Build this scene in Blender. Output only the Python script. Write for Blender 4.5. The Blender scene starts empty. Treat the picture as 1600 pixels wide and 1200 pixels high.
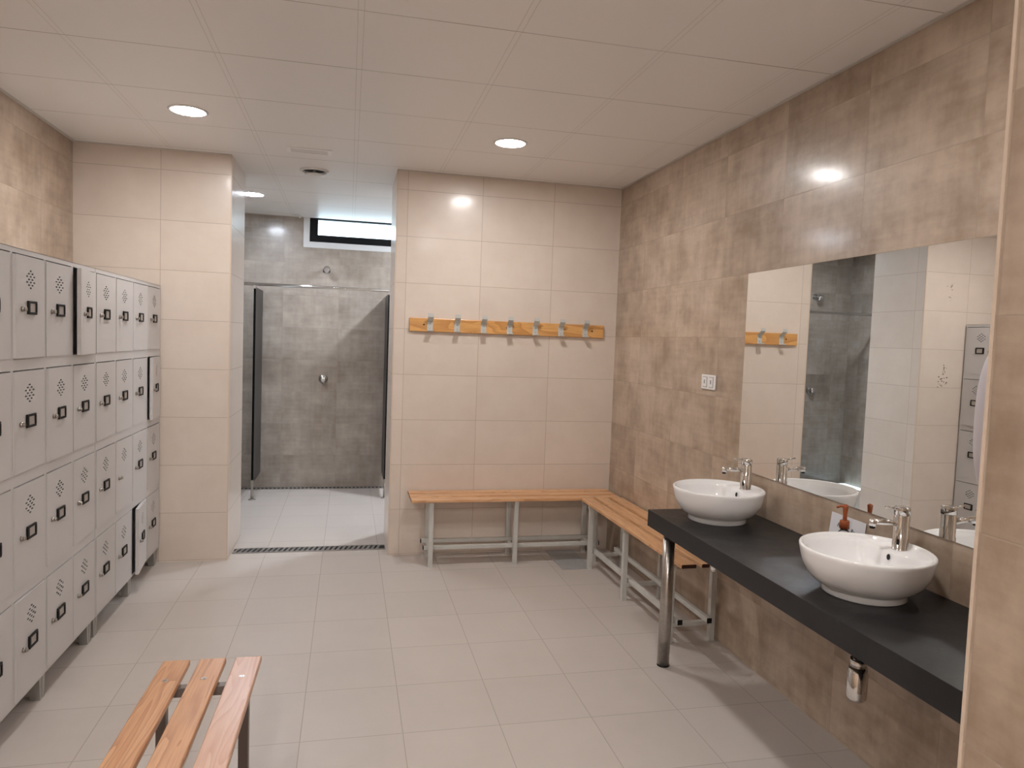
import bpy, bmesh, math, random
from mathutils import Vector, Matrix, Euler
random.seed(7)
S = bpy.context.scene
COL = S.collection

# ---------------------------------------------------------------- camera
F, YAW, PITCH, ROLL = 1118.2, 0.22543, 0.05924, 0.03616
CAM = Vector((0.0, -5.2636, 1.6072))
fw = Vector((math.sin(YAW)*math.cos(PITCH), math.cos(YAW)*math.cos(PITCH), -math.sin(PITCH)))
r0 = Vector((math.cos(YAW), -math.sin(YAW), 0)); u0 = r0.cross(fw)
rt = r0*math.cos(ROLL) + u0*math.sin(ROLL); up = -r0*math.sin(ROLL) + u0*math.cos(ROLL)
cd = bpy.data.cameras.new('camera'); cam = bpy.data.objects.new('camera', cd); COL.objects.link(cam)
cd.sensor_width = 36; cd.lens = F*36/1600; cd.clip_start = 0.02
cam.matrix_world = Matrix(((rt.x, up.x, -fw.x, CAM.x), (rt.y, up.y, -fw.y, CAM.y), (rt.z, up.z, -fw.z, CAM.z), (0, 0, 0, 1)))
S.camera = cam
# ---------------------------------------------------------------- exposure, world
S.view_settings.view_transform = 'Standard'; S.view_settings.look = 'None'
S.view_settings.gamma = 1; S.view_settings.use_curve_mapping = False
S.view_settings.exposure = 1.35
W = bpy.data.worlds.new('overcast_sky'); S.world = W; W.use_nodes = True
W.node_tree.nodes['Background'].inputs[0].default_value = (0.66, 0.87, 1.0, 1)
W.node_tree.nodes['Background'].inputs[1].default_value = 2.3
ROOM_LAMP = 82.0     # emission of the changing-room downlights
SHOWER_LAMP = 185.0
REAR_LAMP = 95.0
ENTRY_LAMP = 310.0
BENCH_LAMP = 52.0

# room dimensions (metres)
H = 2.805; XL = -1.78; XR = 2.018; NX0 = -0.803; NX1 = 0.312; ND = 0.63; SY = 2.473
PX, PY = 0.953, -4.36; YB = -7.2; SXL, SXR = -2.0, 2.25

# ---------------------------------------------------------------- node helpers
def newmat(name):
    m = bpy.data.materials.new(name); m.use_nodes = True
    nt = m.node_tree; b = nt.nodes['Principled BSDF']
    return m, nt, b
def nd(nt, t, **k):
    n = nt.nodes.new(t)
    for a, v in k.items(): setattr(n, a, v)
    return n
def mth(nt, op, a, b=None, c=None):
    n = nt.nodes.new('ShaderNodeMath'); n.operation = op
    for i, v in enumerate((a, b, c)):
        if v is None: continue
        if isinstance(v, (int, float)): n.inputs[i].default_value = v
        else: nt.links.new(v, n.inputs[i])
    return n.outputs[0]
def mixc(nt, fac, a, b):
    n = nt.nodes.new('ShaderNodeMix'); n.data_type = 'RGBA'
    for s, v in ((n.inputs[0], fac), (n.inputs[6], a), (n.inputs[7], b)):
        if isinstance(v, (int, float)): s.default_value = v
        elif isinstance(v, tuple): s.default_value = (*v, 1) if len(v) == 3 else v
        else: nt.links.new(v, s)
    return n.outputs[2]
def maprange(nt, v, a, b, c, d):
    n = nt.nodes.new('ShaderNodeMapRange'); nt.links.new(v, n.inputs[0])
    for i, x in enumerate((a, b, c, d)): n.inputs[i+1].default_value = x
    return n.outputs[0]
def plain(name, col, rough=0.5, metal=0.0, spec=0.5, coat=0.0, noise=0.0, nscale=20, bump=0.0):
    m, nt, b = newmat(name)
    b.inputs['Base Color'].default_value = (*col, 1); b.inputs['Roughness'].default_value = rough
    b.inputs['Metallic'].default_value = metal; b.inputs['Specular IOR Level'].default_value = spec
    b.inputs['Coat Weight'].default_value = coat; b.inputs['Coat Roughness'].default_value = 0.03
    n = nd(nt, 'ShaderNodeTexNoise'); n.inputs['Scale'].default_value = nscale; n.inputs['Detail'].default_value = 4
    tc = nd(nt, 'ShaderNodeTexCoord'); nt.links.new(tc.outputs['Object'], n.inputs['Vector'])
    if noise:
        f = maprange(nt, n.outputs[0], 0.3, 0.7, 0, 1)
        lo = tuple(c*(1-noise) for c in col); hi = tuple(min(1, c*(1+noise)) for c in col)
        nt.links.new(mixc(nt, f, lo, hi), b.inputs['Base Color'])
    if bump:
        bp = nd(nt, 'ShaderNodeBump'); bp.inputs['Strength'].default_value = bump; bp.inputs['Distance'].default_value = 0.002
        nt.links.new(n.outputs[0], bp.inputs['Height']); nt.links.new(bp.outputs[0], b.inputs['Normal'])
    return m

def tile(name, c_lo, c_hi, grout, x0, px, y0, py, v0, pv, mottle=1.0, tint=0.05, rough=0.22, horizontal=False,
         gw=0.0035, warm=None, stretch=(1.0, 1.0), gfac=0.75, rvar=0.08, streak=0.4, coat=0.4):
    """Stacked rectangular tiles laid out in metres of the room. Vertical faces: u runs along x or y, v is the height."""
    m, nt, b = newmat(name)
    geo = nd(nt, 'ShaderNodeNewGeometry'); sp = nd(nt, 'ShaderNodeSeparateXYZ'); nt.links.new(geo.outputs['Position'], sp.inputs[0])
    sn = nd(nt, 'ShaderNodeSeparateXYZ'); nt.links.new(geo.outputs['True Normal'], sn.inputs[0])
    X, Y, Z = sp.outputs
    if horizontal:
        u = mth(nt, 'DIVIDE', mth(nt, 'SUBTRACT', X, x0), px); v = mth(nt, 'DIVIDE', mth(nt, 'SUBTRACT', Y, y0), py)
        um, vm, pu_, pv_ = X, Y, px, py
        side = None
    else:
        side = mth(nt, 'GREATER_THAN', mth(nt, 'ABSOLUTE', sn.outputs[0]), 0.5)
        ua = mth(nt, 'DIVIDE', mth(nt, 'SUBTRACT', X, x0), px); ub = mth(nt, 'DIVIDE', mth(nt, 'SUBTRACT', Y, y0), py)
        u = mth(nt, 'ADD', mth(nt, 'MULTIPLY', ua, mth(nt, 'SUBTRACT', 1.0, side)), mth(nt, 'MULTIPLY', ub, side))
        v = mth(nt, 'DIVIDE', mth(nt, 'SUBTRACT', Z, v0), pv)
        um = mth(nt, 'MULTIPLY', u, px); vm = Z; pu_, pv_ = px, pv
    fu = mth(nt, 'FRACT', u); fv = mth(nt, 'FRACT', v)
    du = mth(nt, 'MULTIPLY', mth(nt, 'MINIMUM', fu, mth(nt, 'SUBTRACT', 1.0, fu)), pu_)
    dv = mth(nt, 'MULTIPLY', mth(nt, 'MINIMUM', fv, mth(nt, 'SUBTRACT', 1.0, fv)), pv_)
    d = mth(nt, 'MINIMUM', du, dv)
    g = maprange(nt, d, gw*0.35, gw*0.65, 1, 0)
    cell = nd(nt, 'ShaderNodeCombineXYZ'); nt.links.new(mth(nt, 'FLOOR', u), cell.inputs[0]); nt.links.new(mth(nt, 'FLOOR', v), cell.inputs[1])
    if side is not None: nt.links.new(side, cell.inputs[2])
    wn = nd(nt, 'ShaderNodeTexWhiteNoise'); wn.noise_dimensions = '3D'; nt.links.new(cell.outputs[0], wn.inputs['Vector'])
    pos = nd(nt, 'ShaderNodeCombineXYZ'); nt.links.new(mth(nt, 'MULTIPLY', um, stretch[0]), pos.inputs[0])
    nt.links.new(mth(nt, 'MULTIPLY', vm, stretch[1]), pos.inputs[1]); nt.links.new(mth(nt, 'MULTIPLY', wn.outputs['Value'], 37.0), pos.inputs[2])
    n1 = nd(nt, 'ShaderNodeTexNoise'); n1.inputs['Scale'].default_value = 4.2; n1.inputs['Detail'].default_value = 7; n1.inputs['Roughness'].default_value = 0.62
    nt.links.new(pos.outputs[0], n1.inputs['Vector'])
    # fine brushed streaks
    sc = nd(nt, 'ShaderNodeVectorMath'); sc.operation = 'MULTIPLY'; sc.inputs[1].default_value = (3, 34, 1); nt.links.new(pos.outputs[0], sc.inputs[0])
    n2 = nd(nt, 'ShaderNodeTexNoise'); n2.inputs['Scale'].default_value = 1.0; n2.inputs['Detail'].default_value = 3; nt.links.new(sc.outputs[0], n2.inputs['Vector'])
    sc2 = nd(nt, 'ShaderNodeVectorMath'); sc2.operation = 'MULTIPLY'; sc2.inputs[1].default_value = (26, 2.5, 1); nt.links.new(pos.outputs[0], sc2.inputs[0])
    n3 = nd(nt, 'ShaderNodeTexNoise'); n3.inputs['Scale'].default_value = 1.0; n3.inputs['Detail'].default_value = 3; nt.links.new(sc2.outputs[0], n3.inputs['Vector'])
    st = mth(nt, 'MULTIPLY', mth(nt, 'ADD', mth(nt, 'SUBTRACT', n2.outputs[0], 0.5), mth(nt, 'SUBTRACT', n3.outputs[0], 0.5)), streak)
    f = mth(nt, 'ADD', n1.outputs[0], st)
    f = maprange(nt, f, 0.5-0.24/max(mottle, .01), 0.5+0.24/max(mottle, .01), 0, 1)
    col = mixc(nt, f, c_lo, c_hi)
    hs = nd(nt, 'ShaderNodeHueSaturation'); nt.links.new(col, hs.inputs['Color'])
    nt.links.new(maprange(nt, wn.outputs['Value'], 0, 1, 1-tint, 1+tint), hs.inputs['Value'])
    col = mixc(nt, mth(nt, 'MULTIPLY', g, gfac), hs.outputs[0], grout)
    nt.links.new(col, b.inputs['Base Color'])
    rr = maprange(nt, n1.outputs[0], 0.3, 0.7, rough-rvar*0.5, rough+rvar*0.5)
    nt.links.new(mth(nt, 'ADD', rr, mth(nt, 'MULTIPLY', g, 0.4)), b.inputs['Roughness'])
    b.inputs['Coat Weight'].default_value = coat; b.inputs['Coat Roughness'].default_value = 0.15
    bp = nd(nt, 'ShaderNodeBump'); bp.inputs['Strength'].default_value = 0.5; bp.inputs['Distance'].default_value = 0.0006
    nt.links.new(maprange(nt, d, 0, gw*0.7, 0, 1), bp.inputs['Height']); nt.links.new(bp.outputs[0], b.inputs['Normal'])
    return m

M_CREAM = tile('cream_wall_tile', (0.67, 0.575, 0.495), (0.75, 0.66, 0.58), (0.33, 0.25, 0.19), 0.3908, 0.5471, 0.10, 0.549, 0.342, 0.3325, mottle=0.8, tint=0.02, gfac=0.6, gw=0.0032, rough=0.34, streak=0.12)
M_TAUPE = tile('taupe_wall_tile', (0.315, 0.228, 0.16), (0.54, 0.435, 0.34), (0.36, 0.29, 0.23), -0.671, 0.5555, -0.494, 0.5535, 0.342, 0.3325, mottle=1.3, tint=0.06, rough=0.36, gfac=0.5, streak=0.2)
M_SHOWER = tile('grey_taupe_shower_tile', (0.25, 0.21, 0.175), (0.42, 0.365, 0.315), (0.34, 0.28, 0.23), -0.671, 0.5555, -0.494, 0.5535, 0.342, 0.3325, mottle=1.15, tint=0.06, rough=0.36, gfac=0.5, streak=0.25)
M_FLOOR = tile('beige_floor_tile', (0.48, 0.432, 0.395), (0.54, 0.487, 0.445), (0.30, 0.255, 0.22), -0.1553, 0.4037, -0.793+0.023-0.023, 0.4077, 0, 1, mottle=0.7, tint=0.018, rough=0.42, coat=0.12, horizontal=True, gw=0.004, gfac=0.55, streak=0.15)

def ceiling_mat():
    m, nt, b = newmat('white_metal_ceiling_panel')
    geo = nd(nt, 'ShaderNodeNewGeometry'); sp = nd(nt, 'ShaderNodeSeparateXYZ'); nt.links.new(geo.outputs['Position'], sp.inputs[0])
    u = mth(nt, 'DIVIDE', mth(nt, 'SUBTRACT', sp.outputs[0], -1.1833), 0.6); v = mth(nt, 'DIVIDE', mth(nt, 'SUBTRACT', sp.outputs[1], -1.8833), 0.6)
    fu = mth(nt, 'FRACT', mth(nt, 'ADD', u, 0.5)); fv = mth(nt, 'FRACT', mth(nt, 'ADD', v, 0.5))
    du = mth(nt, 'MULTIPLY', mth(nt, 'ABSOLUTE', mth(nt, 'SUBTRACT', fu, 0.5)), 0.6)
    dv = mth(nt, 'MULTIPLY', mth(nt, 'ABSOLUTE', mth(nt, 'SUBTRACT', fv, 0.5)), 0.6)
    # T bars along y: a pale band between two fine dark lines ; cross joints: one fine line
    l1 = maprange(nt, mth(nt, 'ABSOLUTE', mth(nt, 'SUBTRACT', du, 0.0115)), 0.0008, 0.0022, 1, 0)
    l2 = maprange(nt, dv, 0.0015, 0.0036, 1, 0)
    n = nd(nt, 'ShaderNodeTexNoise'); n.inputs['Scale'].default_value = 1.7; nt.links.new(geo.outputs['Position'], n.inputs['Vector'])
    k2 = mth(nt, 'MULTIPLY', l2, maprange(nt, n.outputs[0], 0.4, 0.6, 0.6, 1.0))
    g = mth(nt, 'MAXIMUM', mth(nt, 'MULTIPLY', l1, 0.34), k2)
    nt.links.new(mixc(nt, g, (0.86, 0.835, 0.815), (0.36, 0.31, 0.27)), b.inputs['Base Color'])
    b.inputs['Roughness'].default_value = 0.42
    bp = nd(nt, 'ShaderNodeBump'); bp.inputs['Strength'].default_value = 0.5; bp.inputs['Distance'].default_value = 0.0015
    nt.links.new(mth(nt, 'SUBTRACT', 1.0, g), bp.inputs['Height']); nt.links.new(bp.outputs[0], b.inputs['Normal'])
    return m
M_CEIL = ceiling_mat()

def wood_mat(name, lo, mid, hi, pale=None):
    m, nt, b = newmat(name)
    tc = nd(nt, 'ShaderNodeTexCoord'); oi = nd(nt, 'ShaderNodeObjectInfo')
    off = nd(nt, 'ShaderNodeCombineXYZ')
    for i in range(3): nt.links.new(mth(nt, 'MULTIPLY', oi.outputs['Random'], 13.7*(i+1)), off.inputs[i])
    ad = nd(nt, 'ShaderNodeVectorMath'); ad.operation = 'ADD'; nt.links.new(tc.outputs['Object'], ad.inputs[0]); nt.links.new(off.outputs[0], ad.inputs[1])
    s = nd(nt, 'ShaderNodeVectorMath'); s.operation = 'MULTIPLY'; s.inputs[1].default_value = (1.1, 12, 5); nt.links.new(ad.outputs[0], s.inputs[0])
    n1 = nd(nt, 'ShaderNodeTexNoise'); n1.inputs['Scale'].default_value = 1.2; n1.inputs['Detail'].default_value = 2; n1.inputs['Distortion'].default_value = 0.5
    nt.links.new(s.outputs[0], n1.inputs['Vector'])
    ring = mth(nt, 'FRACT', mth(nt, 'MULTIPLY', n1.outputs[0], 9.0))
    ring = mth(nt, 'POWER', ring, 2.2)
    s2 = nd(nt, 'ShaderNodeVectorMath'); s2.operation = 'MULTIPLY'; s2.inputs[1].default_value = (8, 220, 90); nt.links.new(ad.outputs[0], s2.inputs[0])
    n2 = nd(nt, 'ShaderNodeTexNoise'); n2.inputs['Scale'].default_value = 1; n2.inputs['Detail'].default_value = 3; nt.links.new(s2.outputs[0], n2.inputs['Vector'])
    c = mixc(nt, maprange(nt, n1.outputs[0], 0.3, 0.7, 0, 1), mid, hi)
    c = mixc(nt, mth(nt, 'MULTIPLY', ring, 0.62), c, lo)
    c = mixc(nt, maprange(nt, n2.outputs[0], 0.45, 0.75, 0, 0.35), c, lo)
    nt.links.new(c, b.inputs['Base Color']); b.inputs['Roughness'].default_value = 0.38; b.inputs['Coat Weight'].default_value = 0.25; b.inputs['Coat Roughness'].default_value = 0.25
    return m
M_PINE = wood_mat('varnished_pine', (0.46, 0.21, 0.085), (0.68, 0.37, 0.175), (0.76, 0.46, 0.25))
M_PINE2 = wood_mat('pinkish_glare_pine', (0.44, 0.22, 0.13), (0.58, 0.34, 0.225), (0.63, 0.40, 0.29))  # glare on the foreground bench's right slat, painted in as a pinkish tint
M_PINE3 = wood_mat('dimmed_varnished_pine', (0.30, 0.105, 0.032), (0.56, 0.275, 0.12), (0.63, 0.35, 0.18))  # same pine with bolder grain, dimmer light on the foreground slats painted in
M_RACK = wood_mat('orange_varnished_pine', (0.42, 0.17, 0.045), (0.70, 0.36, 0.11), (0.80, 0.45, 0.16))
M_WOODEND = plain('dark_end_grain', (0.07, 0.025, 0.012), 0.6)
M_STEEL = plain('silver_grey_painted_steel', (0.60, 0.60, 0.57), 0.42, 0.15, noise=0.04)
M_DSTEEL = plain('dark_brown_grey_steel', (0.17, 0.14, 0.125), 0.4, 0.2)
M_LOCKER = plain('light_grey_lacquered_sheet', (0.58, 0.56, 0.555), 0.42, noise=0.02, nscale=3)
M_LOCKIN = plain('shadowed_grey_sheet', (0.22, 0.20, 0.19), 0.6)
M_FOOT = plain('galvanised_foot', (0.42, 0.41, 0.39), 0.4, 0.5)
M_BLACK = plain('black_plastic', (0.008, 0.007, 0.007), 0.55, spec=0.25)
M_CARD = plain('grey_label_card', (0.42, 0.38, 0.35), 0.3)
M_CHROME = plain('polished_chrome', (0.75, 0.74, 0.73), 0.07, 1.0)
M_CHROMED = plain('brushed_stainless', (0.46, 0.43, 0.40), 0.28, 1.0, noise=0.1, nscale=60)
M_CERAMIC = plain('white_glazed_ceramic', (0.84, 0.83, 0.825), 0.035)
M_DARKHOLE = plain('dark_hole', (0.01, 0.01, 0.01), 0.8)
M_WHITEP = plain('white_plastic', (0.72, 0.70, 0.68), 0.35)
M_SWITCH = plain('bright_white_plastic', (0.80, 0.79, 0.78), 0.3)
M_PHENOL = plain('dark_grey_phenolic_board', (0.035, 0.034, 0.036), 0.38, noise=0.1)
M_PHENEDGE = plain('black_board_edge', (0.003, 0.003, 0.003), 0.8, spec=0.1)
M_WFRAMEW = plain('white_reveal', (0.72, 0.73, 0.74), 0.4)
M_WFRAMEB = plain('black_window_frame', (0.005, 0.005, 0.006), 0.6, spec=0.2)
M_TRIM = plain('cream_corner_profile', (0.66, 0.54, 0.43), 0.35)
M_PLATE = plain('grey_floor_plate', (0.40, 0.40, 0.40), 0.45, 0.3, noise=0.05)
M_AMBER = plain('copper_brown_pump', (0.33, 0.085, 0.03), 0.22)
M_PAPER = plain('white_paper', (0.70, 0.70, 0.73), 0.7)
M_INK = plain('dark_ink', (0.05, 0.05, 0.06), 0.7)
M_DISP = plain('pale_grey_plastic', (0.50, 0.48, 0.52), 0.35)
M_MIRROR = plain('silvered_glass', (0.86, 0.87, 0.86), 0.0, 1.0)
M_MEDGE = plain('mirror_edge_glass', (0.30, 0.27, 0.22), 0.25)
M_SMUDGE = plain('greenish_glue_residue', (0.34, 0.29, 0.22), 0.8)
M_GRATE = plain('drain_grating_steel', (0.45, 0.43, 0.42), 0.35, 0.9)
def counter_mat():
    m, nt, b = newmat('charcoal_laminate')
    tc = nd(nt, 'ShaderNodeTexCoord'); n = nd(nt, 'ShaderNodeTexNoise'); n.inputs['Scale'].default_value = 5; n.inputs['Detail'].default_value = 8; n.inputs['Roughness'].default_value = 0.7
    nt.links.new(tc.outputs['Object'], n.inputs['Vector'])
    c0 = mixc(nt, maprange(nt, n.outputs[0], 0.45, 0.75, 0, 1), (0.011, 0.011, 0.012), (0.026, 0.0255, 0.027))
    n2 = nd(nt, 'ShaderNodeTexNoise'); n2.inputs['Scale'].default_value = 2.3; n2.inputs['Detail'].default_value = 10; n2.inputs['Roughness'].default_value = 0.8; n2.inputs['Distortion'].default_value = 1.5
    nt.links.new(tc.outputs['Object'], n2.inputs['Vector'])
    nt.links.new(mixc(nt, maprange(nt, n2.outputs[0], 0.60, 0.78, 0, 0.5), c0, (0.12, 0.118, 0.12)), b.inputs['Base Color'])
    b.inputs['Specular IOR Level'].default_value = 0.35
    nt.links.new(maprange(nt, n.outputs[0], 0.3, 0.7, 0.30, 0.48), b.inputs['Roughness'])
    return m
M_COUNTER = counter_mat()
def glass_mat():
    m, nt, b = newmat('clear_plastic'); b.inputs['Base Color'].default_value = (0.95, 0.95, 0.97, 1)
    b.inputs['Transmission Weight'].default_value = 1; b.inputs['Roughness'].default_value = 0.05; b.inputs['IOR'].default_value = 1.35
    return m
M_CLEAR = glass_mat()
def pane_mat():
    m, nt, b = newmat('window_pane'); nt.nodes.remove(b)
    out = nt.nodes['Material Output']; t = nd(nt, 'ShaderNodeBsdfTransparent'); g = nd(nt, 'ShaderNodeBsdfGlossy'); g.inputs['Roughness'].default_value = 0.02
    mx = nd(nt, 'ShaderNodeMixShader'); mx.inputs[0].default_value = 0.06
    nt.links.new(t.outputs[0], mx.inputs[1]); nt.links.new(g.outputs[0], mx.inputs[2]); nt.links.new(mx.outputs[0], out.inputs[0])
    return m
M_PANE = pane_mat()
def emis(name, col, s):
    m, nt, b = newmat(name); nt.nodes.remove(b); e = nd(nt, 'ShaderNodeEmission'); e.inputs[0].default_value = (*col, 1); e.inputs[1].default_value = s
    nt.links.new(e.outputs[0], nt.nodes['Material Output'].inputs[0]); return m
M_LAMP = emis('warm_lamp_diffuser', (1.0, 0.965, 0.94), ROOM_LAMP)
M_LAMPC = emis('cool_lamp_diffuser', (0.85, 0.93, 1.05), SHOWER_LAMP*0.6)
M_LAMPC2 = emis('cool_lamp_diffuser_bright', (0.85, 0.93, 1.03), SHOWER_LAMP*1.5)
M_LAMPB = emis('bench_lamp_diffuser', (1.0, 0.965, 0.94), BENCH_LAMP)
M_LAMPE = emis('entry_lamp_diffuser', (1.0, 0.965, 0.94), ENTRY_LAMP)
M_LAMPR = emis('dim_warm_lamp_diffuser', (1.0, 0.965, 0.94), REAR_LAMP)

# ---------------------------------------------------------------- mesh helpers
def BM(): return bmesh.new()
def box(bm, x0, x1, y0, y1, z0, z1, mi=0, bev=0.0):
    r = bmesh.ops.create_cube(bm, size=1, matrix=Matrix.Translation(((x0+x1)/2, (y0+y1)/2, (z0+z1)/2)) @ Matrix.Diagonal((abs(x1-x0), abs(y1-y0), abs(z1-z0), 1)))
    vs = r['verts']; fs = {f for v in vs for f in v.link_faces}
    for f in fs: f.material_index = mi
    if bev:
        es = list({e for v in vs for e in v.link_edges})
        rb = bmesh.ops.bevel(bm, geom=es, offset=bev, segments=2, affect='EDGES', profile=0.5)
        for f in rb['faces']: f.material_index = mi
    return vs
def cyl(bm, p0, p1, r, seg=24, mi=0, r2=None, caps=True):
    p0 = Vector(p0); p1 = Vector(p1); d = p1-p0
    q = d.to_track_quat('Z', 'Y').to_matrix().to_4x4()
    rr = bmesh.ops.create_cone(bm, cap_ends=caps, segments=seg, radius1=r, radius2=r if r2 is None else r2, depth=d.length, matrix=Matrix.Translation((p0+p1)/2) @ q)
    for v in rr['verts']:
        for f in v.link_faces: f.material_index = mi; f.smooth = len(f.verts) == 4
    return rr['verts']
def lathe(bm, prof, seg=48, c=(0, 0, 0), mi=0, axis='Z', rfun=None):
    rings = []
    for i in range(seg):
        a = 2*math.pi*i/seg; ring = []
        for k, (r, z) in enumerate(prof):
            rr = r if rfun is None else rfun(k, r, a)
            p = Vector((rr*math.cos(a), rr*math.sin(a), z))
            if axis == 'Y': p = Vector((p.x, -p.z, p.y))      # axis pointing to -y
            if axis == 'X': p = Vector((-p.z, p.x, p.y))      # axis pointing to -x
            ring.append(bm.verts.new(p+Vector(c)))
        rings.append(ring)
    for i in range(seg):
        A, B = rings[i], rings[(i+1) % seg]
        for k in range(len(prof)-1):
            f = bm.faces.new((A[k], B[k], B[k+1], A[k+1])); f.smooth = True; f.material_index = mi
    bmesh.ops.remove_doubles(bm, verts=bm.verts, dist=1e-6)
    bmesh.ops.recalc_face_normals(bm, faces=bm.faces)
def tube(bm, pts, r, seg=12, mi=0):
    pts = [Vector(p) for p in pts]; rings = []
    for i, p in enumerate(pts):
        t = (pts[min(i+1, len(pts)-1)]-pts[max(i-1, 0)]).normalized()
        n = t.orthogonal().normalized() if i == 0 else (rings[-1][1]-t*rings[-1][1].dot(t)).normalized()
        b_ = t.cross(n); rings.append(([bm.verts.new(p+(n*math.cos(2*math.pi*k/seg)+b_*math.sin(2*math.pi*k/seg))*r) for k in range(seg)], n))
    for i in range(len(rings)-1):
        A, B = rings[i][0], rings[i+1][0]
        for k in range(seg):
            f = bm.faces.new((A[k], A[(k+1) % seg], B[(k+1) % seg], B[k])); f.smooth = True; f.material_index = mi
    for e, rv in ((0, True), (-1, False)):
        vs = rings[e][0]; f = bm.faces.new(vs[::-1] if rv else vs); f.material_index = mi
def obj(name, bm, mats, parent=None, loc=None, rot=None, **props):
    me = bpy.data.meshes.new(name); bm.to_mesh(me); bm.free()
    for m in (mats if isinstance(mats, (list, tuple)) else [mats]): me.materials.append(m)
    o = bpy.data.objects.new(name, me); COL.objects.link(o)
    if parent is not None: o.parent = parent
    if loc is not None: o.location = loc
    if rot is not None: o.rotation_euler = rot
    for k, v in props.items(): o[k] = v
    return o
def thing(name, label, cat, loc=(0, 0, 0), rotz=0.0, group=None):
    o = bpy.data.objects.new(name, None); o.empty_display_size = 0.1; COL.objects.link(o)
    o.location = loc; o.rotation_euler = (0, 0, rotz); o['label'] = label; o['category'] = cat
    if group: o['group'] = group
    return o
def copy_tree(o, parent=None):
    c = o.copy(); COL.objects.link(c); c.parent = parent
    for ch in [x for x in list(COL.objects) if x.parent == o]: copy_tree(ch, c)
    return c
def struct(name, bm, mats): return obj(name, bm, mats, kind='structure')

# ================================================================ SETTING
T = 0.12
bm = BM(); box(bm, XL-T, XR+0.4, YB-T, SY+T, -0.12, 0); struct('floor', bm, M_FLOOR)
bm = BM(); box(bm, -2.3, XR+0.5, YB-T, SY+0.4, H, H+0.12); struct('ceiling', bm, M_CEIL)
bm = BM(); box(bm, XL-T, XL, YB, 0, 0, H); struct('wall_left', bm, M_TAUPE)
bm = BM(); box(bm, XR, XR+T, PY, 0, 0, H); struct('wall_right', bm, M_TAUPE)
bm = BM(); box(bm, PX, XR+T, YB, PY, 0, H); struct('wall_pier', bm, M_TAUPE)
bm = BM(); box(bm, XL-T, XR+T, YB-T, YB, 0, H); struct('wall_front', bm, M_CREAM)
bm = BM(); box(bm, -2.12, NX0, 0, ND, 0, H); struct('wall_back_left', bm, M_CREAM)
bm = BM(); box(bm, NX1, SXR+0.1, 0, ND, 0, H); struct('wall_back_right', bm, M_CREAM)
bm = BM(); box(bm, SXL-T, SXL, ND, SY+T, 0, H); struct('wall_shower_left', bm, M_SHOWER)
bm = BM(); box(bm, SXR, SXR+T, ND, SY+T, 0, H); struct('wall_shower_right', bm, M_SHOWER)
WX0, WX1, WZ0 = -0.42, 0.98, 2.56
bm = BM()
box(bm, SXL, SXR, SY, SY+T, 0, WZ0); box(bm, SXL, WX0, SY, SY+T, WZ0, H); box(bm, WX1, SXR, SY, SY+T, WZ0, H)
struct('wall_shower_back', bm, M_SHOWER)
# window
bm = BM()
box(bm, WX0-0.06, WX0, SY-0.006, SY+0.01, WZ0-0.06, H); box(bm, WX1, WX1+0.06, SY-0.006, SY+0.01, WZ0-0.06, H); box(bm, WX0, WX1, SY-0.006, SY+0.01, WZ0-0.06, WZ0)
win = struct('window_1', bm, M_WFRAMEW)
bm = BM()
y0, y1 = SY+0.015, SY+0.07
box(bm, WX0, WX1, y0, y1, WZ0, WZ0+0.075); box(bm, WX0, WX1, y0, y1, H-0.012, H)
box(bm, WX0, WX0+0.08, y0, y1, WZ0+0.075, H-0.012); box(bm, WX1-0.08, WX1, y0, y1, WZ0+0.075, H-0.012)
obj('window_frame', bm, M_WFRAMEB, win)
bm = BM(); box(bm, WX0+0.08, WX1-0.08, SY+0.04, SY+0.046, WZ0+0.075, H-0.012); obj('window_pane', bm, M_PANE, win)
# portal so that daylight samples go through the window
pl = bpy.data.lights.new('window_daylight_portal', 'AREA'); pl.shape = 'RECTANGLE'; pl.size = WX1-WX0-0.16; pl.size_y = H-WZ0-0.09; pl.cycles.is_portal = True
po = bpy.data.objects.new('window_daylight_portal', pl); COL.objects.link(po); po.location = ((WX0+WX1)/2, SY+0.075, (WZ0+0.075+H-0.012)/2); po.rotation_euler = (-math.pi/2, 0, 0)
# corner profiles
for i, (x, y, sx, sy, tw) in enumerate(((NX0, 0, -1, 1, 0.007), (NX1, 0, 1, 1, 0.007), (PX, PY, 1, -1, 0.004))):
    bm = BM()
    box(bm, x-0.0015*sx, x+tw*sx, y-0.0015*sy, y, 0, H-0.001); box(bm, x-0.0015*sx, x, y, y+tw*sy, 0, H-0.001)
    struct('trim_%d' % (i+1), bm, M_TRIM)
# ceiling perimeter angle
bm = BM()
for x0, x1, ya, yb in ((XL, XL+0.02, YB, 0), (XR-0.02, XR, PY, 0), (XL+0.02, NX0, -0.02, 0), (NX1, XR-0.02, -0.02, 0), (SXL, WX0-0.06, SY-0.02, SY), (WX1+0.06, SXR, SY-0.02, SY)):
    box(bm, x0, x1, ya, yb, H-0.004, H)
struct('trim_4', bm, plain('white_edge_angle', (0.60, 0.57, 0.54), 0.45))

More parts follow.
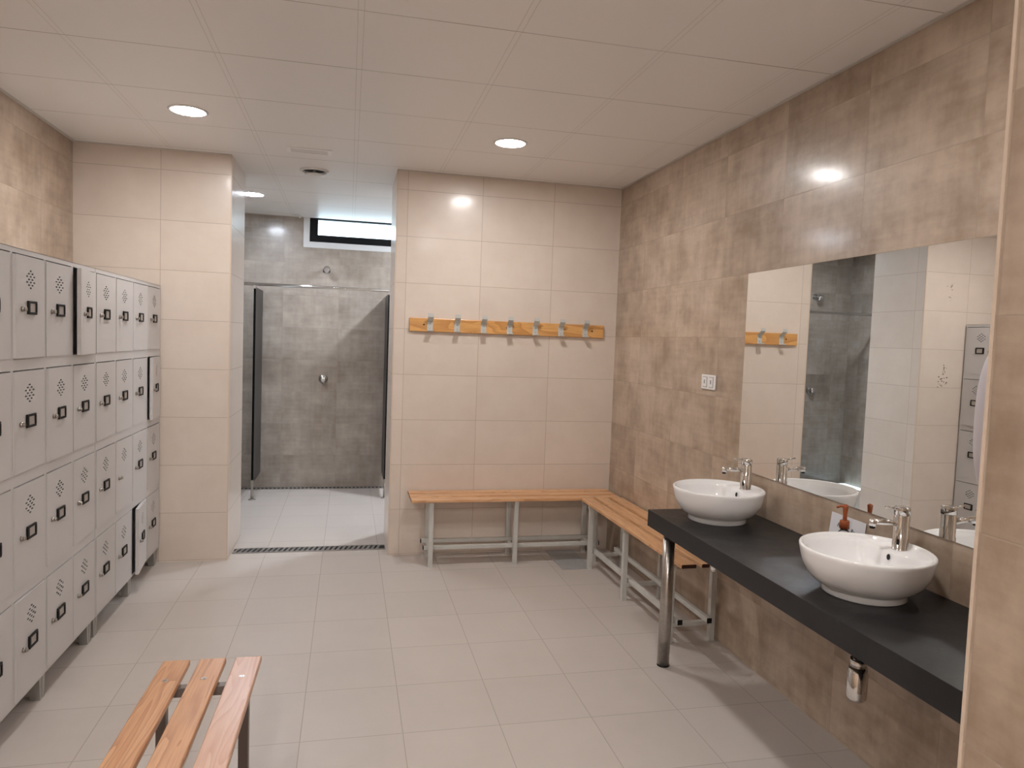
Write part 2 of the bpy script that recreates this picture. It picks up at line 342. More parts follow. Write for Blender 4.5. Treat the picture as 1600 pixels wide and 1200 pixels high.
# ================================================================ CEILING FITTINGS
def downlight(x, y, mat, label):
    t = thing('ceiling_downlight', label, 'ceiling light', (x, y, H), group='round recessed ceiling lights')
    bm = BM(); lathe(bm, [(0.088, -0.002), (0.088, -0.006), (0.098, -0.006), (0.103, -0.003), (0.104, 0.0)]); obj('trim_ring', bm, M_WHITEP, t)
    bm = BM(); lathe(bm, [(0, -0.0045), (0.0875, -0.0045), (0.0875, -0.0015), (0, -0.0015)]); obj('diffuser', bm, mat, t)
    return t
downlight(-0.886, -0.962, M_LAMP, 'round recessed ceiling light, the one above the lockers side of the changing room')
downlight(0.924, -0.958, M_LAMP, 'round recessed ceiling light in front of the coat hooks, right of the ceiling vent')
downlight(-0.845, 1.394, M_LAMPC, 'cool white round ceiling light inside the shower room, beside the left jamb')
downlight(1.10, 1.394, M_LAMPC2, 'cool white round ceiling light in the shower room hidden behind the right wall')
downlight(-0.886, -3.6, M_LAMPB, 'round ceiling light over the foreground bench, out of view above')
downlight(0.924, -3.6, M_LAMPR, 'round ceiling light above the front of the washbasin counter, out of view')
downlight(-0.42, -6.1, M_LAMPE, 'round ceiling light behind the viewpoint near the room entrance')
t = thing('emergency_light', 'white rectangular emergency light flush in the ceiling before the shower opening', 'emergency light', (-0.281, -0.305, H))
bm = BM(); w, h = 0.145, 0.068
box(bm, -w, w, -h, -h+0.022, -0.004, 0, bev=0.001); box(bm, -w, w, h-0.022, h, -0.004, 0, bev=0.001)
box(bm, -w, -w+0.028, -h+0.02, h-0.02, -0.004, 0, bev=0.001); box(bm, w-0.028, w, -h+0.02, h-0.02, -0.004, 0, bev=0.001)
obj('housing', bm, plain('bright_white_housing', (0.90, 0.88, 0.86), 0.35), t)
bm = BM(); box(bm, -w+0.026, w-0.026, -h+0.02, h-0.02, -0.002, -0.0005); obj('lens', bm, plain('frosted_lens', (0.66, 0.64, 0.61), 0.3), t)
t = thing('ceiling_vent', 'round white extractor vent with a dark gap, in the ceiling at the shower opening', 'vent', (-0.275, 0.255, H))
bm = BM(); lathe(bm, [(0.078, 0), (0.082, -0.012), (0.094, -0.016), (0.103, -0.009), (0.104, 0)]); obj('ring', bm, M_WHITEP, t)
bm = BM(); lathe(bm, [(0, -0.001), (0.079, -0.001), (0.079, -0.0002), (0, -0.0002)]); obj('opening', bm, M_DARKHOLE, t)
bm = BM(); lathe(bm, [(0, -0.040), (0.05, -0.039), (0.068, -0.034), (0.066, -0.028), (0.02, -0.024), (0.008, -0.0005)]); obj('disc', bm, M_WHITEP, t)
t = thing('ceiling_bracket', 'small white bracket at the shower ceiling edge left of the window', 'bracket', (-0.545, 2.36, H))
bm = BM(); box(bm, -0.03, 0.03, -0.02, 0.02, -0.012, 0, bev=0.003); box(bm, 0.02, 0.045, -0.01, 0.01, -0.028, -0.006, bev=0.003); obj('clip', bm, M_WHITEP, t)

# ================================================================ LOCKERS
LX = -1.245; LTOP = 1.897; LBOT = 0.11
DH = 0.4045; ZT = [1.877, 1.4265, 0.976, 0.5255]
def door_mesh(w):
    """front plate with punched slots; hinge edge at local y=0, runs to -w; bottom z=0"""
    bm = BM(); cy = -w*0.51; cz = DH-0.094; DT = DH-0.0045
    rows = [1, 2, 3, 2, 3, 2, 1]; slots = []
    for j, n in enumerate(rows):
        z = cz+(3-j)*0.0112
        for k in range(n): slots.append((cy+(k-(n-1)/2)*0.034, z))
    sw, sh = 0.0082, 0.0028
    ys = {0.0, -w}; zs = {0.0, DT}
    for y, z in slots: ys |= {round(y-sw, 5), round(y+sw, 5)}; zs |= {round(z-sh, 5), round(z+sh, 5)}
    ys = sorted(ys); zs = sorted(zs); V = {}
    def vert(a, b):
        if (a, b) not in V: V[(a, b)] = bm.verts.new((0.0, ys[a], zs[b]))
        return V[(a, b)]
    for a in range(len(ys)-1):
        for b in range(len(zs)-1):
            yc, zc = (ys[a]+ys[a+1])/2, (zs[b]+zs[b+1])/2
            if any(abs(yc-y) < sw and abs(zc-z) < sh for y, z in slots): continue
            bm.faces.new((vert(a, b), vert(a+1, b), vert(a+1, b+1), vert(a, b+1)))
    # returned edges of the steel pan and its stiffening back frame
    e = 0.018
    box(bm, -e, 0, -0.0012, 0, 0, DT); box(bm, -e, 0, -w, -w+0.0012, 0, DT)
    box(bm, -e, 0, -w, 0, 0, 0.0012); box(bm, -e, 0, -w, 0, DT-0.0012, DT)
    box(bm, -e, -e+0.001, -w, -w+0.02, 0, DT); box(bm, -e, -e+0.001, -0.02, 0, 0, DT)
    return bm
def locker_bank(yfar, pitch, label, ajar, missing, feet):
    L = pitch*4; dw = pitch-0.020
    t = thing('locker_bank', label, 'lockers', ((LX+XL)/2, yfar-L/2, 0), group='grey locker banks along the left wall')
    ox, oy = t.location.x, t.location.y
    def P(bmx): bmesh.ops.translate(bmx, verts=bmx.verts, vec=(-ox, -oy, 0)); return bmx
    bm = BM(); xb = XL+0.015
    box(bm, xb, xb+0.002, yfar-L, yfar, LBOT, LTOP)                                   # back
    box(bm, xb, LX, yfar-L, yfar, LTOP-0.002, LTOP); box(bm, xb, LX-0.002, yfar-L, yfar, LBOT, LBOT+0.002)
    for k in range(5):
        y = yfar-k*pitch; s = 0.001 if k in (0, 4) else 0.0
        yy = y-0.001 if k == 0 else (y+0.001 if k == 4 else y)
        box(bm, xb, LX-0.002, yy-0.001, yy+0.001, LBOT, LTOP)
        a, b_ = (y-0.010, y) if k == 0 else ((y, y+0.010) if k == 4 else (y-0.010, y+0.010))
        box(bm, LX-0.02, LX, a, b_, LBOT, LTOP)                                       # stiles
    edges = [LTOP]+[z for zt in ZT for z in (zt, zt-DH)]+[LBOT]
    for i in range(0, len(edges), 2):
        for k in range(4):
            y = yfar-k*pitch; box(bm, LX-0.02, LX, y-pitch+0.010, y-0.010, edges[i+1], edges[i])   # rails
    for zt in ZT[1:]:
        box(bm, xb, LX-0.02, yfar-L+0.001, yfar-0.001, zt+0.02, zt+0.022)
    obj('cabinet_body', P(bm), M_LOCKER, t)
    me = None
    for k in range(4):
        for r in range(4):
            hy = yfar-k*pitch-0.010
            key = 'm'
            if me is None:
                bm = door_mesh(dw); d = obj('door', bm, M_LOCKER, t); me = d.data
                bm = BM(); cy = -dw*0.50; zc = DH-0.205; a, b_, th = 0.042, 0.0265, 0.009
                box(bm, 0.0005, 0.008, cy-a, cy+a, zc+b_-th, zc+b_, bev=0.0015); box(bm, 0.0005, 0.008, cy-a, cy+a, zc-b_, zc-b_+th, bev=0.0015)
                box(bm, 0.0005, 0.008, cy-a, cy-a+0.014, zc-b_+th, zc+b_-th); box(bm, 0.0005, 0.008, cy+a-0.010, cy+a, zc-b_+th, zc+b_-th)
                hm = bm
                ch = bpy.data.meshes.new('card_holder'); hm.to_mesh(ch); hm.free(); ch.materials.append(M_BLACK)
                bm = BM(); box(bm, 0.0003, 0.004, cy-a+0.013, cy+a-0.009, zc-b_+th, zc+b_-th)
                cm = bpy.data.meshes.new('card'); bm.to_mesh(cm); bm.free(); cm.materials.append(M_CARD)
                bm = BM(); ly = -dw+0.055; lz = zc-0.008
                cyl(bm, (0.0003, ly, lz), (0.010, ly, lz), 0.0105, 20); cyl(bm, (0.010, ly, lz), (0.017, ly, lz), 0.008, 20)
                box(bm, 0.017, 0.019, ly-0.0015, ly+0.0015, lz-0.006, lz+0.006)
                lm = bpy.data.meshes.new('lock'); bm.to_mesh(lm); bm.free(); lm.materials.append(M_CHROMED)
            else:
                d = bpy.data.objects.new('door', me); COL.objects.link(d); d.parent = t
            d.location = (LX+0.003-ox, hy-oy, ZT[r]-DH)
            ang = ajar.get((k, r), 0)
            if ang: d.rotation_euler = (0, 0, math.radians(ang)); d.location.x += 0.002
            for nm, mm in (('card_holder', ch), ('card', cm), ('lock', lm)):
                if (k, r) in missing and nm != 'lock': continue
                s = bpy.data.objects.new(nm, mm); COL.objects.link(s); s.parent = d
            if (k, r) in missing: d['label'] = 'locker door without a card holder'
            if ang > 4: d['label'] = 'locker door standing ajar'
    for y in feet:
        for xf in (LX-0.012, XL+0.09):
            bm = BM()
            x0, x1 = xf-0.045, xf
            vs = [(x0+0.008, y-0.022, 0), (x1, y-0.022, 0), (x1, y+0.022, 0), (x0+0.008, y+0.022, 0), (x0, y-0.032, LBOT), (x1, y-0.032, LBOT), (x1, y+0.032, LBOT), (x0, y+0.032, LBOT)]
            v = [bm.verts.new(p) for p in vs]
            for f in ((0, 3, 2, 1), (0, 1, 5, 4), (1, 2, 6, 5), (2, 3, 7, 6), (3, 0, 4, 7), (4, 5, 6, 7)): bm.faces.new([v[i] for i in f])
            box(bm, x1, x1+0.002, y-0.003, y+0.003, 0.006, LBOT-0.004)
            obj('foot', P(bm), M_FOOT, t)
    return t
locker_bank(-0.012, 0.317, 'grey metal locker bank of sixteen doors standing against the cream tiled back wall', {(0, 1): 5, (1, 3): 6}, {(2, 2)}, (-0.06, -0.645, -1.24))
locker_bank(-1.284, 0.305, 'grey metal locker bank nearest the viewer, cut by the left edge of the photo', {(0, 0): 6, (2, 0): 1.2, (1, 1): 1.0, (2, 3): 0.8}, set(), (-1.33, -1.90, -2.46))

# ================================================================ BENCHES
def bench(label, L, cx, cy, rotz, legs, group=None, top=0.485, W=0.318, mats=None, steel=None):
    steel = steel or M_STEEL
    """length along local x, front at local -y"""
    t = thing('slatted_bench', label, 'bench', (cx, cy, 0), rotz, 'pine slatted benches')
    sw = 0.086; gap = (W-3*sw)/2; th = 0.022
    for i in range(3):
        bm = BM(); box(bm, -L/2, L/2, -sw/2, sw/2, -th, 0, bev=0.004)
        for f in bm.faces:
            if abs(f.normal.x) > 0.9: f.material_index = 1
        s = obj('slat', bm, [mats[i] if mats else M_PINE, M_WOODEND if not mats else M_PINE], t, loc=(0, -W/2+sw/2+i*(sw+gap), top))
        for lx in legs:
            bm = BM(); cyl(bm, (lx, 0, -0.004), (lx, 0, 0.0012), 0.0085, 16); cyl(bm, (lx, 0, 0.0012), (lx, 0, 0.0022), 0.0035, 8)
            obj('bolt', bm, M_CHROMED, s)
    a = 0.0155; yl = W/2-0.034
    for lx in legs:
        for s in (-1, 1):
            bm = BM(); box(bm, lx-a, lx+a, s*yl-a, s*yl+a, 0.006, top-th-0.030, bev=0.002); box(bm, lx-a-0.001, lx+a+0.001, s*yl-a-0.001, s*yl+a+0.001, 0, 0.008)
            obj('leg', bm, steel, t)
        bm = BM(); box(bm, lx-a, lx+a, -W/2+0.012, W/2-0.012, top-th-0.030, top-th, bev=0.002); obj('top_bar', bm, steel, t)
        bm = BM(); box(bm, lx-0.0125, lx+0.0125, -yl+a, yl-a, 0.088, 0.113, bev=0.002); obj('crossbar', bm, steel, t)
    l0, l1 = min(legs)-0.045, max(legs)+0.045
    for s in (-1, 1):
        yy = s*(yl-a-0.022)
        bm = BM(); box(bm, l0, l1, yy-0.0135, yy+0.0135, 0.1135, 0.1405, bev=0.002); rl = obj('shelf_rail', bm, steel, t)
        for e, q in ((l0, -1), (l1, 1)):
            bm = BM(); box(bm, e, e+q*0.006, yy-0.0137, yy+0.0137, 0.1133, 0.1407, bev=0.001); obj('end_cap', bm, M_BLACK, rl)
    return t
bench('pine slatted bench against the cream tiled wall beneath the row of coat hooks', 1.54, 1.215, -0.178, 0, (-0.624, -0.013, 0.590))
bench('pine slatted bench along the right wall, its near end under the dark countertop', 1.57, 1.851, -1.128, math.radians(90+0.8)-math.pi, (-0.660, -0.030, 0.615))
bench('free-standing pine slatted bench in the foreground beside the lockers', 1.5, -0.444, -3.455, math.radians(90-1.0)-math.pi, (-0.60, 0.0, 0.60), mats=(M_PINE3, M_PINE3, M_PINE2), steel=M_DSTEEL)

# ================================================================ COAT RACK
t = thing('coat_rack', 'orange pine coat rack with seven grey metal hooks on the cream tiled wall', 'coat rack', (1.168, 0, 1.657))
bm = BM(); box(bm, -0.744, 0.744, -0.0215, -0.0015, 0, 0.098, bev=0.004); bo = obj('board', bm, M_RACK, t)
for x in (-0.64, -0.02, 0.65):
    bm = BM(); cyl(bm, (x, -0.0205, 0.05), (x, -0.0225, 0.05), 0.006, 12); obj('screw', bm, M_BLACK, bo)
M_HOOK = plain('pale_grey_painted_hook', (0.56, 0.57, 0.55), 0.4)
for x in (0.573, 0.772, 0.97, 1.168, 1.367, 1.568, 1.761):
    x -= 1.168; hw = 0.0205
    bm = BM()
    prof = [(-0.066, 0.012), (-0.064, 0.004), (-0.030, 0.0035), (-0.0235, 0.008), (-0.0235, 0.070), (-0.030, 0.078), (-0.064, 0.102), (-0.069, 0.108), (-0.069, 0.132)]
    th = 0.003; front = []; back = []
    for i, (y, z) in enumerate(prof):
        p = Vector(prof[max(i-1, 0)]); n = Vector(prof[min(i+1, len(prof)-1)]); d = (n-p).normalized(); nr = Vector((-d.y, d.x))
        front.append((y+nr.x*th/2, z+nr.y*th/2)); back.append((y-nr.x*th/2, z-nr.y*th/2))
    ring = front+back[::-1]
    A = [bm.verts.new((x-hw, a, b_)) for a, b_ in ring]; B = [bm.verts.new((x+hw, a, b_)) for a, b_ in ring]; n = len(ring)
    for i in range(n): bm.faces.new((A[i], A[(i+1) % n], B[(i+1) % n], B[i]))
    m_ = len(prof)
    for i in range(m_-1):
        bm.faces.new((A[i], A[n-1-i], A[n-2-i], A[i+1])); bm.faces.new((B[i], B[i+1], B[n-2-i], B[n-1-i]))
    bmesh.ops.recalc_face_normals(bm, faces=bm.faces)
    hk = obj('hook', bm, M_HOOK, t)
    for z in (0.024, 0.055):
        bm = BM(); cyl(bm, (x, -0.0250, z), (x, -0.0265, z), 0.0045, 12); obj('screw', bm, M_CHROMED, hk)

# ================================================================ SHOWER ROOM
def wallfix(name, x, z, label, head):
    t = thing(name, label, 'shower head' if head else 'tap', (x, SY, z), group='shower heads' if head else 'shower valves')
    if head:
        bm = BM(); lathe(bm, [(0, 0), (0.036, 0.0), (0.036, 0.004), (0.026, 0.012), (0.016, 0.03), (0.015, 0.04), (0, 0.04)], 32, axis='Y'); obj('wall_flange', bm, M_CHROMED, t)
        bm = BM(); tube(bm, [(0, -0.02, 0), (0, -0.06, 0.004), (0, -0.082, -0.004)], 0.013); obj('neck', bm, M_CHROME, t)
        bm = BM(); lathe(bm, [(0, -0.012), (0.016, -0.010), (0.024, 0.0), (0.036, 0.03), (0.038, 0.042), (0.033, 0.047), (0, 0.044)], 32)
        for k in range(9):
            a = k*2*math.pi/9; cyl(bm, (0.021*math.cos(a), 0.021*math.sin(a), 0.044), (0.021*math.cos(a), 0.021*math.sin(a), 0.049), 0.004, 8)
        bmesh.ops.rotate(bm, verts=bm.verts, cent=(0, 0, 0), matrix=Matrix.Rotation(math.radians(125), 3, 'X')); bmesh.ops.translate(bm, verts=bm.verts, vec=(0, -0.085, 0.0))
        obj('spray_head', bm, M_CHROME, t)
    else:
        bm = BM(); lathe(bm, [(0, 0), (0.046, 0), (0.046, 0.006), (0.038, 0.014), (0.024, 0.018), (0, 0.018)], 32, axis='Y'); obj('wall_flange', bm, M_CHROMED, t)
        bm = BM(); lathe(bm, [(0.02, 0.016), (0.02, 0.034), (0.030, 0.040), (0.031, 0.062), (0.026, 0.070), (0.010, 0.073), (0, 0.073)], 32, axis='Y'); obj('push_button', bm, M_CHROME, t)
        bm = BM(); cyl(bm, (0.008, -0.03, -0.028), (0.01, -0.034, -0.058), 0.011, 14); obj('outlet', bm, M_CHROMED, t)
wallfix('wall_shower', -0.240, 2.283, 'chrome shower head on the taupe wall below the window', True)
wallfix('shower_valve', -0.256, 1.146, 'chrome push-button shower valve at waist height in the middle cubicle', False)
wallfix('wall_shower', -1.50, 2.283, 'chrome shower head of the left cubicle, seen only in the mirror', True)
wallfix('shower_valve', -1.50, 1.146, 'chrome push-button shower valve of the left cubicle, left of the divider', False)
for x, lab in ((-0.878, 'dark grey shower divider panel on the left with a steel foot'), (0.377, 'dark grey shower divider panel on the right beside the opening edge')):
    t = thing('shower_divider', lab, 'shower partition', (x, 1.905, 0), group='shower divider panels')
    bm = BM(); box(bm, -0.010, 0.010, 0.006, SY-1.905-0.001, 0.165, 2.032)
    for f in bm.faces:
        if abs(f.normal.x) < 0.5: f.material_index = 1
    obj('panel', bm, [M_PHENOL, M_PHENEDGE], t)
    bm = BM(); cyl(bm, (0, 0.006, 0.008), (0, 0.006, 0.165), 0.0125, 20); box(bm, -0.013, 0.013, -0.008, 0.035, 0.150, 0.19, bev=0.003); ft = obj('foot', bm, M_CHROMED, t)
    bm = BM(); lathe(bm, [(0, 0.010), (0.012, 0.012), (0.030, 0.007), (0.036, 0.0), (0, 0)], 28, c=(0, 0.006, 0)); obj('floor_flange', bm, M_CHROMED, ft)
    bm = BM(); box(bm, -0.012, 0.012, -0.015, 0.03, 2.020, 2.050, bev=0.002); obj('rail_clamp', bm, M_CHROMED, t)
t = thing('header_rail', 'horizontal stainless tube rail across the top of the shower dividers', 'rail', (0, 1.905, 2.062))
bm = BM(); cyl(bm, (SXL+0.001, 0, 0), (SXR-0.001, 0, 0), 0.0145, 24); obj('tube', bm, M_CHROME, t)
for x, s in ((SXL, 1), (SXR, -1)):
    bm = BM(); cyl(bm, (x+s*0.0005, 0, 0), (x+s*0.008, 0, 0), 0.03, 24); obj('wall_flange', bm, M_CHROMED, t)
def drain(x0, x1, y0, y1, pitch, lean, label):
    t = thing('channel_drain', label, 'floor drain', ((x0+x1)/2, (y0+y1)/2, 0), group='shower channel drains'); L = x1-x0; w = y1-y0
    bm = BM(); box(bm, -L/2, L/2, -w/2, w/2, 0.0003, 0.0012); obj('channel', bm, M_DARKHOLE, t)
    bm = BM(); box(bm, -L/2, L/2, -w/2, -w/2+0.014, 0.0012, 0.006); box(bm, -L/2, L/2, w/2-0.014, w/2, 0.0012, 0.006)
    n = int(L/pitch)
    for i in range(n):
        x = -L/2+(i+0.5)*pitch; b_ = pitch*0.26
        vs = box(bm, x-b_, x+b_, -w/2+0.01, w/2-0.01, 0.0013, 0.0055)
        for v in vs: v.co.x += lean*v.co.y/w
    obj('grate', bm, M_GRATE, t)
drain(NX0+0.012, NX1-0.012, 0.145, 0.262, 0.0365, 0.03, 'slotted steel channel drain across the shower opening threshold')
drain(SXL+0.002, SXR-0.002, SY-0.105, SY-0.004, 0.040, 0.0, 'dark slotted channel drain along the foot of the shower back wall')

# ================================================================ VANITY
CT = 0.783; CX = 1.497
t = thing('countertop', 'charcoal washbasin countertop running along the right wall to the near pier', 'countertop', ((CX+XR)/2, -3.14, 0)); ox, oy = t.location.x, t.location.y
bm = BM(); box(bm, CX-ox, XR-0.001-ox, PY+0.001-oy, -1.925-oy, CT-0.083, CT, bev=0.0015); obj('slab', bm, M_COUNTER, t)
bm = BM(); cyl(bm, (1.585-ox, -2.0-oy, 0.006), (1.585-ox, -2.0-oy, CT-0.083), 0.030, 32); cyl(bm, (1.585-ox, -2.0-oy, 0.0), (1.585-ox, -2.0-oy, 0.008), 0.031, 32, mi=1)
obj('leg', bm, [M_CHROMED, M_BLACK], t)

R_ = 0.216
def basin(cx, cy, label):
    t = thing('vessel_sink', label, 'washbasin', (cx, cy, CT), group='white vessel basins on the countertop')
    rim = 0.157; ang = math.radians(8)
    prof = [(0.0, 0.004), (0.134, 0.0), (0.1375, 0.003), (0.1365, 0.020), (0.139, 0.025), (0.152, 0.031), (0.172, 0.044), (0.190, 0.066), (0.203, 0.092), (0.2105, 0.120), (0.2145, 0.140), (R_, 0.150), (R_-0.001, 0.1545), (R_-0.005, rim), (R_-0.010, 0.1555),
            (R_-0.014, 0.149), (R_-0.018, 0.143), (0.192, 0.1385), (0.189, 0.132), (0.184, 0.115), (0.174, 0.088), (0.150, 0.058), (0.110, 0.038), (0.06, 0.028), (0.03, 0.026), (0.0, 0.026)]
    def rfun(k, r, a):
        if k < 17: return r
        d = (a-ang+math.pi) % (2*math.pi)-math.pi
        w = math.exp(-(d/0.62)**4)
        red = {17: 0.078, 18: 0.078, 19: 0.074, 20: 0.062, 21: 0.042, 22: 0.02}.get(k, 0)
        return max(r-red*w, 0)
    bm = BM(); lathe(bm, prof, 96, rfun=rfun)
    o = obj('bowl', bm, M_CERAMIC, t)
    bm = BM(); lathe(bm, [(0, 0.034), (0.018, 0.034), (0.026, 0.030), (0.030, 0.0265), (0, 0.0265)], 32); obj('drain_plug', bm, M_CHROME, t)
    # overflow hole on the inner wall below the tap
    c, s = math.cos(ang), math.sin(ang); rr = 0.1065
    bm = BM(); bmesh.ops.create_circle(bm, cap_ends=True, segments=24, radius=0.0075)
    q = Vector((-c, -s, 0.10)).to_track_quat('Z', 'Y').to_matrix().to_4x4()
    bm.transform(Matrix.Translation((rr*c, rr*s, 0.117)) @ q @ Matrix.Diagonal((1, 1.45, 1, 1)))
    obj('overflow_hole', bm, M_DARKHOLE, t)
    return t
basin(1.757, -2.150, 'white round vessel basin on the far end of the countertop')
basin(1.757, -3.165, 'white round vessel basin nearest the viewer, beside the soap bottle')
def faucet(cx, cy, label):
    t = thing('basin_tap', label, 'tap', (cx, cy, CT+0.140), group='chrome basin taps')
    bm = BM(); lathe(bm, [(0, 0.0), (0.0285, 0.0), (0.0285, 0.004), (0.026, 0.006), (0.026, 0.122), (0.0255, 0.1235), (0, 0.1235)], 40); obj('body', bm, M_CHROME, t)
    bm = BM(); lathe(bm, [(0, 0.125), (0.0265, 0.125), (0.0265, 0.150), (0.0245, 0.153), (0, 0.153)], 40); hd = obj('lever_cap', bm, M_CHROME, t)
    bm = BM(); tube(bm, [(-0.020, 0, 0.147), (-0.045, 0, 0.151), (-0.072, 0, 0.154)], 0.0038, 12); obj('lever', bm, M_CHROME, hd)
    bm = BM(); tube(bm, [(-0.015, 0, 0.094), (-0.05, 0, 0.099), (-0.115, 0, 0.103)], 0.0105, 20); cyl(bm, (-0.117, 0, 0.110), (-0.119, 0, 0.088), 0.0125, 20); sp = obj('spout', bm, M_CHROME, t)
    bm = BM(); lathe(bm, [(0, -0.009), (0.009, -0.009), (0.0095, 0), (0, 0)], 16, c=(-0.1192, 0, 0.0885)); obj('aerator', bm, M_BLACK, sp)
    bm = BM(); cyl(bm, (-0.0215, -0.0140, 0.030), (-0.0226, -0.0147, 0.030), 0.0048, 16); 
    for v in bm.verts: v.co.z = 0.032+(v.co.z-0.030)*2.3
    obj('sensor_slot', bm, M_BLACK, t)
faucet(1.914, -2.128, 'chrome basin tap standing on the rim of the far washbasin')
faucet(1.914, -3.143, 'chrome basin tap standing on the rim of the near washbasin')
def trap(cx, cy, label, k=0.0, rs=1.0):
    t = thing('bottle_trap', label, 'drain trap', (cx, cy, 0), group='chrome bottle traps')
    bm = BM(); lathe(bm, [(r*rs, z+k) for r, z in [(0, 0.400), (0.026, 0.400), (0.033, 0.410), (0.034, 0.420), (0.034, 0.500), (0.031, 0.503), (0.031, 0.520), (0.0, 0.520)]], 32); obj('cup', bm, M_CHROME, t)
    bm = BM(); cyl(bm, (0, 0, 0.52+k), (0, 0, CT-0.0835), 0.017*rs, 24); cyl(bm, (0, 0, 0.52+k), (0, 0, 0.548+k), 0.027*rs, 24); cyl(bm, (0, 0, CT-0.11), (0, 0, CT-0.0835), 0.03, 24); obj('inlet_pipe', bm, M_CHROME, t)
    bm = BM(); cyl(bm, (0.01, 0, 0.538+k), (XR-cx-0.001, 0, 0.538+k), 0.016*rs, 24); cyl(bm, (XR-cx-0.007, 0, 0.538+k), (XR-cx-0.001, 0, 0.538+k), 0.03, 24); obj('outlet_pipe', bm, M_CHROME, t)
trap(1.757, -3.165, 'chrome bottle trap hanging below the near washbasin')
trap(1.757, -2.150, 'chrome bottle trap hanging below the far washbasin behind the counter edge', 0.125, 0.62)

# mirror
MY0, MY1, MZ0, MZ1 = -3.95, -1.885, 0.985, 2.003
t = thing('wall_mirror', 'large frameless rectangular mirror above the washbasins on the right wall', 'mirror', (XR, (MY0+MY1)/2, MZ0))
bm = BM(); box(bm, XR-0.006, XR-0.0008, MY0, MY1, MZ0, MZ1)
for f in bm.faces: f.material_index = 0 if f.normal.x < -0.9 else 1
bmesh.ops.translate(bm, verts=bm.verts, vec=(-XR, -(MY0+MY1)/2, -MZ0)); obj('glass', bm, [M_MIRROR, M_MEDGE], t)
for my, mz, n, rs in ((-3.183, 1.849, 9, 0.006), (-3.189, 1.816, 5, 0.005), (-3.174, 1.521, 22, 0.009), (-3.181, 1.563, 12, 0.008)):
    bm = BM()
    for i in range(n):
        y = random.gauss(0, rs*1.1); z = random.gauss(0, rs*1.2); r = rs*random.uniform(0.12, 0.38)
        vs = [bm.verts.new((0, y+r*random.uniform(0.5, 1.2)*math.cos(a*math.pi/4), z+r*random.uniform(0.5, 1.2)*math.sin(a*math.pi/4))) for a in range(8)]
        f = bm.faces.new(vs); e = bmesh.ops.extrude_face_region(bm, geom=[f]); bmesh.ops.translate(bm, verts=[v for v in e['geom'] if isinstance(v, bmesh.types.BMVert)], vec=(0.0004, 0, 0))
    obj('smudge', bm, M_SMUDGE, t, loc=(-0.0068, my-(MY0+MY1)/2, mz-MZ0))

# switch plate
t = thing('double_light_switch', 'white double light switch plate on the taupe wall left of the mirror', 'light switch', (XR, -1.524, 1.416))
bm = BM(); box(bm, -0.010, -0.0005, -0.080, 0.080, -0.042, 0.042, bev=0.003); obj('plate', bm, M_SWITCH, t)
for y in (-0.036, 0.036):
    bm = BM(); box(bm, -0.0105, -0.0095, y-0.026, y+0.026, -0.030, 0.030); fr = obj('rocker_frame', bm, plain('grey_gap', (0.30, 0.29, 0.28), 0.5), t)
    bm = BM(); box(bm, -0.0135, -0.0102, y-0.022, y+0.022, -0.027, 0.027, bev=0.001); rk = obj('rocker', bm, M_SWITCH, t)
    bm = BM(); box(bm, -0.0142, -0.0134, y-0.007, y+0.007, -0.010, 0.012); obj('symbol', bm, plain('grey_print', (0.35, 0.35, 0.36), 0.5), rk)

# soap bottle and paper notice
t = thing('soap_dispenser', 'clear soap bottle with copper-brown pump behind the near washbasin', 'soap bottle', (1.955, -2.800, CT))
bm = BM(); lathe(bm, [(0, 0.0005), (0.028, 0.0005), (0.031, 0.004), (0.031, 0.085), (0.028, 0.100), (0.018, 0.114), (0.0145, 0.118), (0.0145, 0.126), (0, 0.126)], 40); obj('bottle', bm, M_CLEAR, t)
bm = BM(); lathe(bm, [(0, 0.124), (0.0185, 0.124), (0.0185, 0.154), (0.017, 0.156), (0, 0.156)], 32); obj('collar', bm, M_AMBER, t)
bm = BM(); lathe(bm, [(0.007, 0.156), (0.0085, 0.160), (0.0075, 0.180), (0.010, 0.205), (0.011, 0.216), (0.005, 0.221), (0, 0.222)], 24)
tube(bm, [(0, 0, 0.212), (-0.012, 0.012, 0.212), (-0.024, 0.022, 0.205)], 0.005, 12); obj('pump_head', bm, M_AMBER, t)
t = thing('paper_notice', 'small white handwritten paper leaning on the wall behind the soap bottle', 'notice', (2.0, -2.750, CT))
bm = BM(); h = 0.155; w = 0.103
v = [bm.verts.new(p) for p in ((-0.006, w, 0.001), (-0.006, -w, 0.001), (0.012, -w, h), (0.012, w, h), (-0.005, w, 0.0), (-0.005, -w, 0.0), (0.013, -w, h-0.001), (0.013, w, h-0.001))]
for f in ((0, 1, 2, 3), (7, 6, 5, 4), (0, 4, 5, 1), (1, 5, 6, 2), (2, 6, 7, 3), (3, 7, 4, 0)): bm.faces.new([v[i] for i in f])
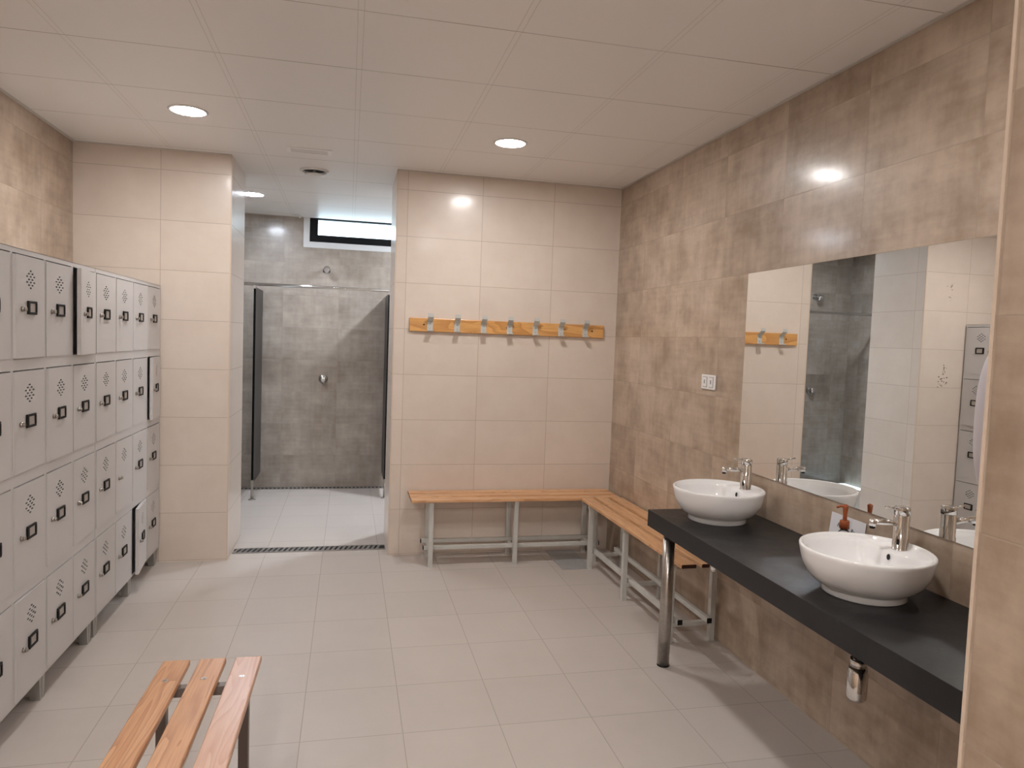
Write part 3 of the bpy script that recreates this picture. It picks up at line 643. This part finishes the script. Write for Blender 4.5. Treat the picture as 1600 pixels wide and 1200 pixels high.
bmesh.ops.recalc_face_normals(bm, faces=bm.faces)
sheet = obj('sheet', bm, M_PAPER, t)
bm = BM()
def stroke(pts, y0, z0, s):   # handwriting strokes: a = to the right (towards -y), b = up
    P3 = []
    for a, b_ in pts:
        z = z0+b_*s; P3.append((-0.0065+0.018*z/h-0.0008, y0-a*s, z))
    tube(bm, P3, 0.0011, 6)
for y0, z0, s in ((0.056, 0.104, 0.018),):
    stroke([(0, 0), (0.35, 1), (0.7, 0)], y0, z0, s); stroke([(0.15, 0.4), (0.55, 0.4)], y0, z0, s)
    stroke([(1.0, 0), (1.0, 1), (1.5, 0.9), (1.5, 0.6), (1.0, 0.5), (1.6, 0)], y0, z0, s)
for y0, z0, s in ((-0.030, 0.098, 0.015),):
    stroke([(0, 0), (0, 1), (0.5, 0.9), (0.5, 0.6), (0, 0.5), (0.6, 0)], y0, z0, s)
    stroke([(1.3, 0.5), (0.9, 0.5), (0.85, 0.1), (1.25, 0.05), (1.3, 0.5), (1.35, 0)], y0, z0, s)
obj('handwriting', bm, M_INK, sheet)

# dispenser on the hidden face of the near pier
t = thing('paper_towel_dispenser', 'rounded pale grey dispenser on the far side of the near pier, overlapping the mirror', 'dispenser', (1.105, PY, 1.505))
bm = BM(); bmesh.ops.create_uvsphere(bm, u_segments=48, v_segments=32, radius=1)
for v_ in bm.verts:
    x, y, z = v_.co; n = 2.7
    s = (abs(x)**n+abs(y)**n+abs(z)**n)**(-1/n); v_.co = Vector((x*s*0.11, max(0, y*s)*0.108+0.001, z*s*0.18))
for f in bm.faces: f.smooth = True
obj('cover', bm, M_DISP, t)
bm = BM(); cyl(bm, (0, 0.100, 0.05), (0, 0.112, 0.05), 0.012, 20); obj('lock_button', bm, M_WHITEP, t)

# floor plate under the bench
bm = BM(); box(bm, -0.112, 0.112, -0.235, 0.235, 0.0002, 0.003)
o = obj('floor_access_plate', bm, M_PLATE, loc=(1.625, -0.243, 0)); o['label'] = 'flat grey floor access plate under the bench corner'; o['category'] = 'floor plate'
